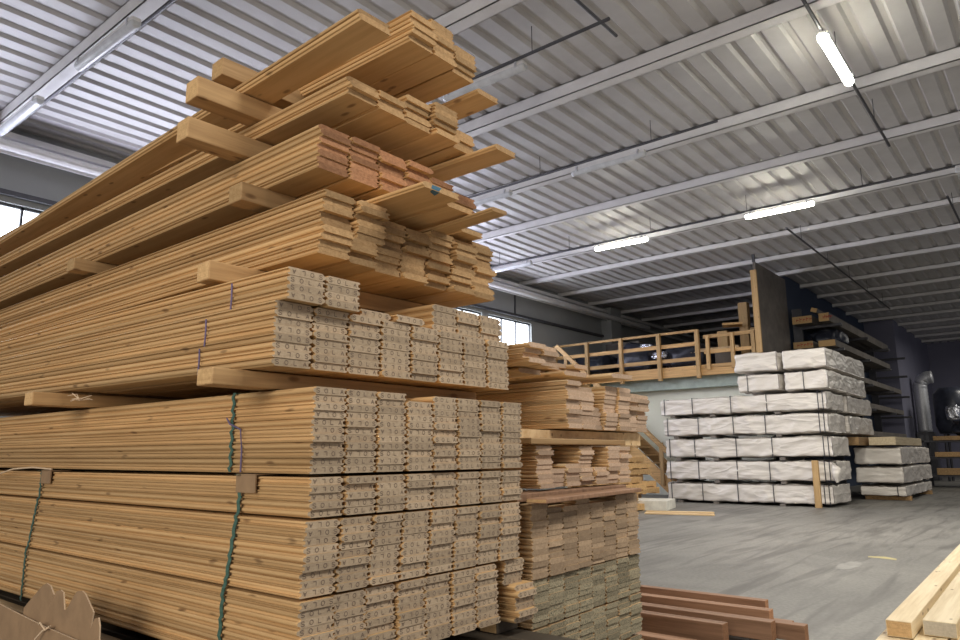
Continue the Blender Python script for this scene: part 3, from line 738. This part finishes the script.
for z, h in ((1.33, .07), (.93, .11), (.50, .11)):
    mb = MB(); mb.box((-.02, -1.0, z), (.04, 3.9, z + h)); mb.build('rail', M['mezz_wood'], root, bevel=.004)
root = thing('platform_gate', 'lower wooden gate frame between the railing and the plywood sheet', 'gate', (MX, 6.35, 3.5))
for y in (.05, .62, 1.32):
    mb = MB(); mb.box((-.09, y - .05, .0), (0, y + .05, .98)); mb.build('post', M['mezz_post'], root, bevel=.005)
for z in (.9, .46, .06):
    mb = MB(); mb.box((-.03, 0, z), (.03, 1.45, z + .10)); mb.build('rail', M['mezz_wood'], root, bevel=.004)
mb = MB(); mb.box((MX + .0, 6.20, 3.3), (22.3, 6.26, 6.38)); o = mb.build('plywood_sheet', M['plywood']); tag(o, 'tall dark plywood sheet standing at the platform end', 'plywood sheet')
mb = MB(); mb.box((-.07, -.06, 0), (0, .10, 2.75)); mb.build('edge_post', M['mezz_post'], o, bevel=.004).location = (MX, 6.23, 3.4)
mb = MB(); mb.box((MX - .02, 6.20, 6.38), (MX + .04, 6.27, 6.6)); tag(mb.build('roof_bracket', M['dark_steel']), 'small dark bracket above the plywood sheet', 'bracket')
# clutter on the platform
def crumple(name, size, loc, label, cat, mat, seed=0):
    bm = bmesh.new(); bmesh.ops.create_icosphere(bm, subdivisions=4, radius=1)
    for v in bm.verts:
        p = v.co.copy(); q = Vector([math.copysign(abs(c) ** .6, c) for c in p])
        f = 1 + .22 * noise.noise(p * 2.3 + Vector((seed, 0, 0))) + .08 * noise.noise(p * 7 + Vector((0, seed, 0)))
        v.co = Vector((q.x * size[0] / 2 * f, q.y * size[1] / 2 * f, max(-size[2] / 2, q.z * size[2] / 2 * f)))
    me = bpy.data.meshes.new(name); bm.to_mesh(me); bm.free(); me.materials.append(M[mat])
    me.polygons.foreach_set('use_smooth', [True] * len(me.polygons))
    o = bpy.data.objects.new(name, me); COL.objects.link(o); o.location = (loc[0], loc[1], loc[2] + size[2] / 2)
    return tag(o, label, cat)
crumple('tarp_heap', (1.2, 1.3, .85), (20.7, 8.7, DK), 'dark tarpaulin heap behind the right railing bay', 'tarpaulin', 'tarp', 1)
crumple('tarp_heap', (1.2, 1.3, 1.0), (20.7, 10.3, DK), 'dark tarpaulin heap behind the middle railing bay', 'tarpaulin', 'tarp', 2)
crumple('tarp_heap', (1.3, 1.2, .8), (20.7, 11.9, DK), 'dark tarpaulin heap near the back wall', 'tarpaulin', 'tarp', 3)
crumple('foil_bundle', (.3, .5, .22), (20.05, 9.35, DK + .38), 'small silvery foil bundle on the middle tarpaulin', 'foil', 'silver', 4)
crumple('foil_bundle', (.25, .4, .16), (20.1, 9.8, DK + .72), 'upper silvery foil scrap on the tarpaulins', 'foil', 'silver', 5)
slab('crate', (22.0, 11.0, DK), (1.2, 1.3, 1.35), 0, 'plywood', 'brown crate standing on the platform near the back wall', 'crate')
slab('crate', (21.9, 9.2, DK), (.8, .9, .9), 0, 'tarp', 'dark crate standing between the tarpaulins', 'crate')
slab('upright_block', (20.9, 6.95, DK), (.25, .26, 1.95), 0, 'mezz_post', 'tallest upright timber block behind the gate', 'timber block')
slab('upright_block', (20.8, 7.55, DK), (.25, .30, 1.15), 0, 'mezz_post', 'lower upright timber block left behind the gate', 'timber block')
slab('upright_block', (20.5, 6.55, DK), (.22, .22, 1.10), 0, 'mezz_post', 'short upright timber block beside the plywood sheet', 'timber block')
slab('shelf_board', (20.3, 6.9, DK + 1.20), (.5, .55, .06), 20, 'mezz_wood', 'small board resting across the upright blocks', 'board')
slab('slanting_board', (20.1, 7.0, DK + .48), (.12, 1.6, .10), 0, 'pine_pale', 'pale board lying high behind the gate', 'board')
slab('leaning_sheet', (20.2, 7.2, DK), (.05, .5, .42), 12, 'plywood', 'grey-brown sheet leaning behind the gate', 'sheet')
# stairs up to the platform, descending towards the camera's right
root = thing('wooden_stairs', 'wooden stairs with handrail climbing left to the platform', 'stairs', (18.3, 8.3, 0))
n = 15; rise = 3.5 / n
y0s, y1s = 8.2, 11.8
for sgn, xx in ((0, 18.15), (1, 19.15)):
    mb = MB(); mb.beam((xx - 18.3, y0s - 8.3, .15), (xx - 18.3, y1s - 8.3, 3.45), .06, .30); mb.build('stringer', M['mezz_wood'], root)
for k in range(n):
    f = (k + .5) / n; yy = y0s + (y1s - y0s) * f - 8.3; zz = .15 + 3.3 * f
    mb = MB(); mb.box((-.14, yy - .14, zz), (.84, yy + .14, zz + .04)); mb.build('tread', M['mezz_wood'], root)
for k in range(4):
    f = .1 + k * .27; yy = y0s + (y1s - y0s) * f - 8.3; zz = .15 + 3.3 * f
    mb = MB(); mb.box((-.24, yy - .05, zz - .1), (-.18, yy + .05, zz + 1.0)); mb.build('baluster', M['mezz_post'], root)
mb = MB(); mb.beam((-.21, y0s - 8.3 + .2, .15 + 1.1), (-.21, y1s - 8.3, 3.45 + .98), .07, .12); mb.build('handrail', M['mezz_wood'], root)

# ------------------------------------------------------------------ racking against the dark blue wall
root = thing('cantilever_rack', 'dark steel cantilever rack full of long boards against the blue wall', 'rack', (22.6, 6.2, 0))
for xx in (.1, 3.6, 7.1, 10.4):
    mb = MB(); mb.box((xx, -.25, 0), (xx + .15, .0, 5.5)); mb.build('upright', M['dark_steel'], root)
    for zz in (1.6, 2.5, 3.3, 4.12, 4.86):
        mb = MB(); mb.box((xx + .02, -1.35, zz), (xx + .13, -.25, zz + .08)); mb.build('arm', M['dark_steel'], root)
def longpack(x, y, z, L, w, h, label, mat='plywood', marks=False):
    mb = MB(); mb.box((0, 0, 0), (L, w, h))
    me = mb.mesh('long_box', [M[mat], M['bearer_end']]); 
    for f in me.polygons:
        if abs(f.normal.x) > .9: f.material_index = 1
    o = bpy.data.objects.new('long_box', me); COL.objects.link(o); o.location = (x, y, z); tag(o, label, 'long box')
    if marks:
        mk = MB(); yy = w - .08
        for k in range(5):
            hh = h * (.5 if k % 2 else .35)
            mk.box((-.004, yy - .05, h * .3), (0, yy - .035, h * .3 + hh)); mk.box((-.004, yy - .10, h * .3 + hh * .5), (0, yy - .035, h * .3 + hh * .5 + .02)); yy -= w * .17
        mk.build('red_marks', M['red_ink'], o)
    return o
longpack(22.2, 5.52, 4.95, 8.0, .55, .22, 'long boxed boards with red end marks on the top rack arm, left', marks=True)
longpack(22.2, 5.05, 4.95, 8.6, .28, .24, 'long boxed boards with red end marks on the top rack arm, right', marks=True)
o = longpack(22.1, 5.36, 5.21, 8.0, .17, .12, 'tilted slim box wedged between the marked boxes on the rack'); o.rotation_euler.x = R(20)
longpack(22.2, 5.55, 4.21, 8.0, .55, .2, 'long box with red end marks on the second rack arm', marks=True)
longpack(22.2, 4.95, 4.21, 8.0, .45, .18, 'plain long box on the second rack arm')
for i, z in enumerate((1.69, 2.59, 3.39)):
    longpack(23.0, 4.95, z, 9.0, .5, .16, 'dim long box on a lower rack arm, %s up, outer' % ORD[i + 1], 'plywood')
    longpack(23.0, 5.50, z, 9.0, .45, .20, 'dim long box on a lower rack arm, %s up, inner' % ORD[i + 1], 'plywood')
crumple('dark_bag', (1.4, .9, .5), (24.0, 5.5, 4.42), 'dark plastic bag on the second rack arm', 'bag', 'tarp', 9)
# duct, machine and shelf at the far right
root = thing('extraction_duct', 'silvery ribbed ventilation duct with an elbow on the far wall', 'duct', (36.0, 4.85, 0))
mb = MB(); pts = [(0, 0, z) for z in (2.0, 2.4, 2.8, 3.2, 3.6, 3.9)] + [(0, -.02, 4.05), (0, -.12, 4.22), (0, -.28, 4.32), (0, -.5, 4.34)]
fine = []
for a, b in zip(pts, pts[1:]):
    for k in range(4): fine.append(tuple(Vector(a).lerp(Vector(b), k / 4)))
fine.append(pts[-1]); mb.tube(fine, [.26 + (.015 if k % 2 else 0) for k in range(len(fine))], 16); mb.build('ribbed_pipe', M['galv'], root, smooth=True)
mb = MB(); mb.box((-.35, -.35, 0), (.35, .3, 2.0)); mb.build('filter_box', M['dark_steel'], root, bevel=.02)
root = thing('dust_collector', 'dark round machine drum with shiny foil beside the silvery duct', 'machine', (35.0, 3.7, 0))
mb = MB(); mb.tube([(0, 0, 1.9), (0, 0, 2.2), (0, 0, 3.5), (0, 0, 3.75)], [.5, .62, .62, .4], 20); mb.build('drum', M['tarp'], root, smooth=True)
mb = MB()
for a in (0, 1, 2, 3): mb.tube([(.45 * math.cos(a * 1.57 + .7), .45 * math.sin(a * 1.57 + .7), 0), (.4 * math.cos(a * 1.57 + .7), .4 * math.sin(a * 1.57 + .7), 2.0)], .05, 8)
mb.build('stand', M['dark_steel'], root)
crumple('foil_sheet', (.12, .5, .6), (34.36, 3.6, 2.4), 'crumpled shiny foil on the dark drum', 'foil', 'silver', 12)
root = thing('low_shelf', 'low dark shelf unit at the right edge holding planks', 'shelf', (29.0, 1.6, 0))
for yy in (0, 2.4):
    for xx in (0, 1.2):
        mb = MB(); mb.box((xx, yy, 0), (xx + .08, yy + .08, 1.75)); mb.build('upright', M['dark_steel'], root)
for zz in (.35, .95, 1.5):
    mb = MB(); mb.box((0, 0, zz), (1.28, 2.48, zz + .06)); mb.build('shelf', M['dark_steel'], root)
for i, (z, h, lab) in enumerate(((.41, .22, 'lowest shelf'), (1.01, .16, 'middle shelf'), (1.56, .14, 'upper shelf'))):
    slab('shelf_plank', (28.9, 1.3, z), (.5, 2.4, h), 0, 'bearer', 'thick plank on the %s at the right edge' % lab, 'plank')
crumple('dark_heap', (1.5, 1.6, .6), (29.8, 2.4, 1.7), 'dark covered heap on the low shelf', 'tarpaulin', 'tarp', 15)

# ------------------------------------------------------------------ light
def area(name, loc, rot, size, power, col, sy=None):
    l = bpy.data.lights.new(name, 'AREA'); l.shape = 'RECTANGLE'; l.size = size; l.size_y = sy or size; l.energy = power; l.color = col
    o = bpy.data.objects.new(name, l); COL.objects.link(o); o.location = loc; o.rotation_euler = rot; return o
def aim(o, tgt):
    d = Vector(tgt) - o.location; o.rotation_euler = d.to_track_quat('-Z', 'Y').to_euler()
# added warm key light behind and to the left of the camera
g = area('key_light', (-5.0, .5, 3.0), (0, 0, 0), 5.0, 330, (1, .91, .78), 3.5); aim(g, (3.0, 3.0, 1.6))
# added fill lights over the aisles, with no fittings of their own
for i, (x, y) in enumerate(((2.0, -2.0), (7.5, -2.5), (13.0, -1.5), (27.0, .5), (12, 3), (35, .8))):
    a = area('aisle_fill', (x, y, 6.0), (0, 0, 0), 2.5, (230, 270, 240, 120, 330, 130)[i], (1, .95, .85), .8)
a = area('window_daylight', (9, BACK - .15, 4.8), (R(-90), 0, 0), 16, 330, (.76, .73, 1.0), .9)

w = bpy.data.worlds.new('World'); sc.world = w; w.use_nodes = True
w.node_tree.nodes['Background'].inputs[0].default_value = (.86, .88, 1, 1)
w.node_tree.nodes['Background'].inputs[1].default_value = .24

# ------------------------------------------------------------------ camera
cd = bpy.data.cameras.new('Camera'); cam = bpy.data.objects.new('Camera', cd); COL.objects.link(cam); sc.camera = cam
F = 714.0; cd.sensor_fit = 'HORIZONTAL'; cd.sensor_width = 36; cd.lens = F / 960 * 36; cd.clip_end = 200
rot = Matrix(((.63401246, -.13852373, -.76081495), (-.77328196, -.1236786, -.62188312), (-.00795096, .98260612, -.18553168)))
cam.matrix_world = Matrix.Translation((0, 0, 1.2)) @ rot.to_4x4()
sc.view_settings.view_transform = 'Standard'; sc.view_settings.look = 'None'; sc.view_settings.gamma = 1
sc.view_settings.use_curve_mapping = False; sc.view_settings.exposure = 0.0
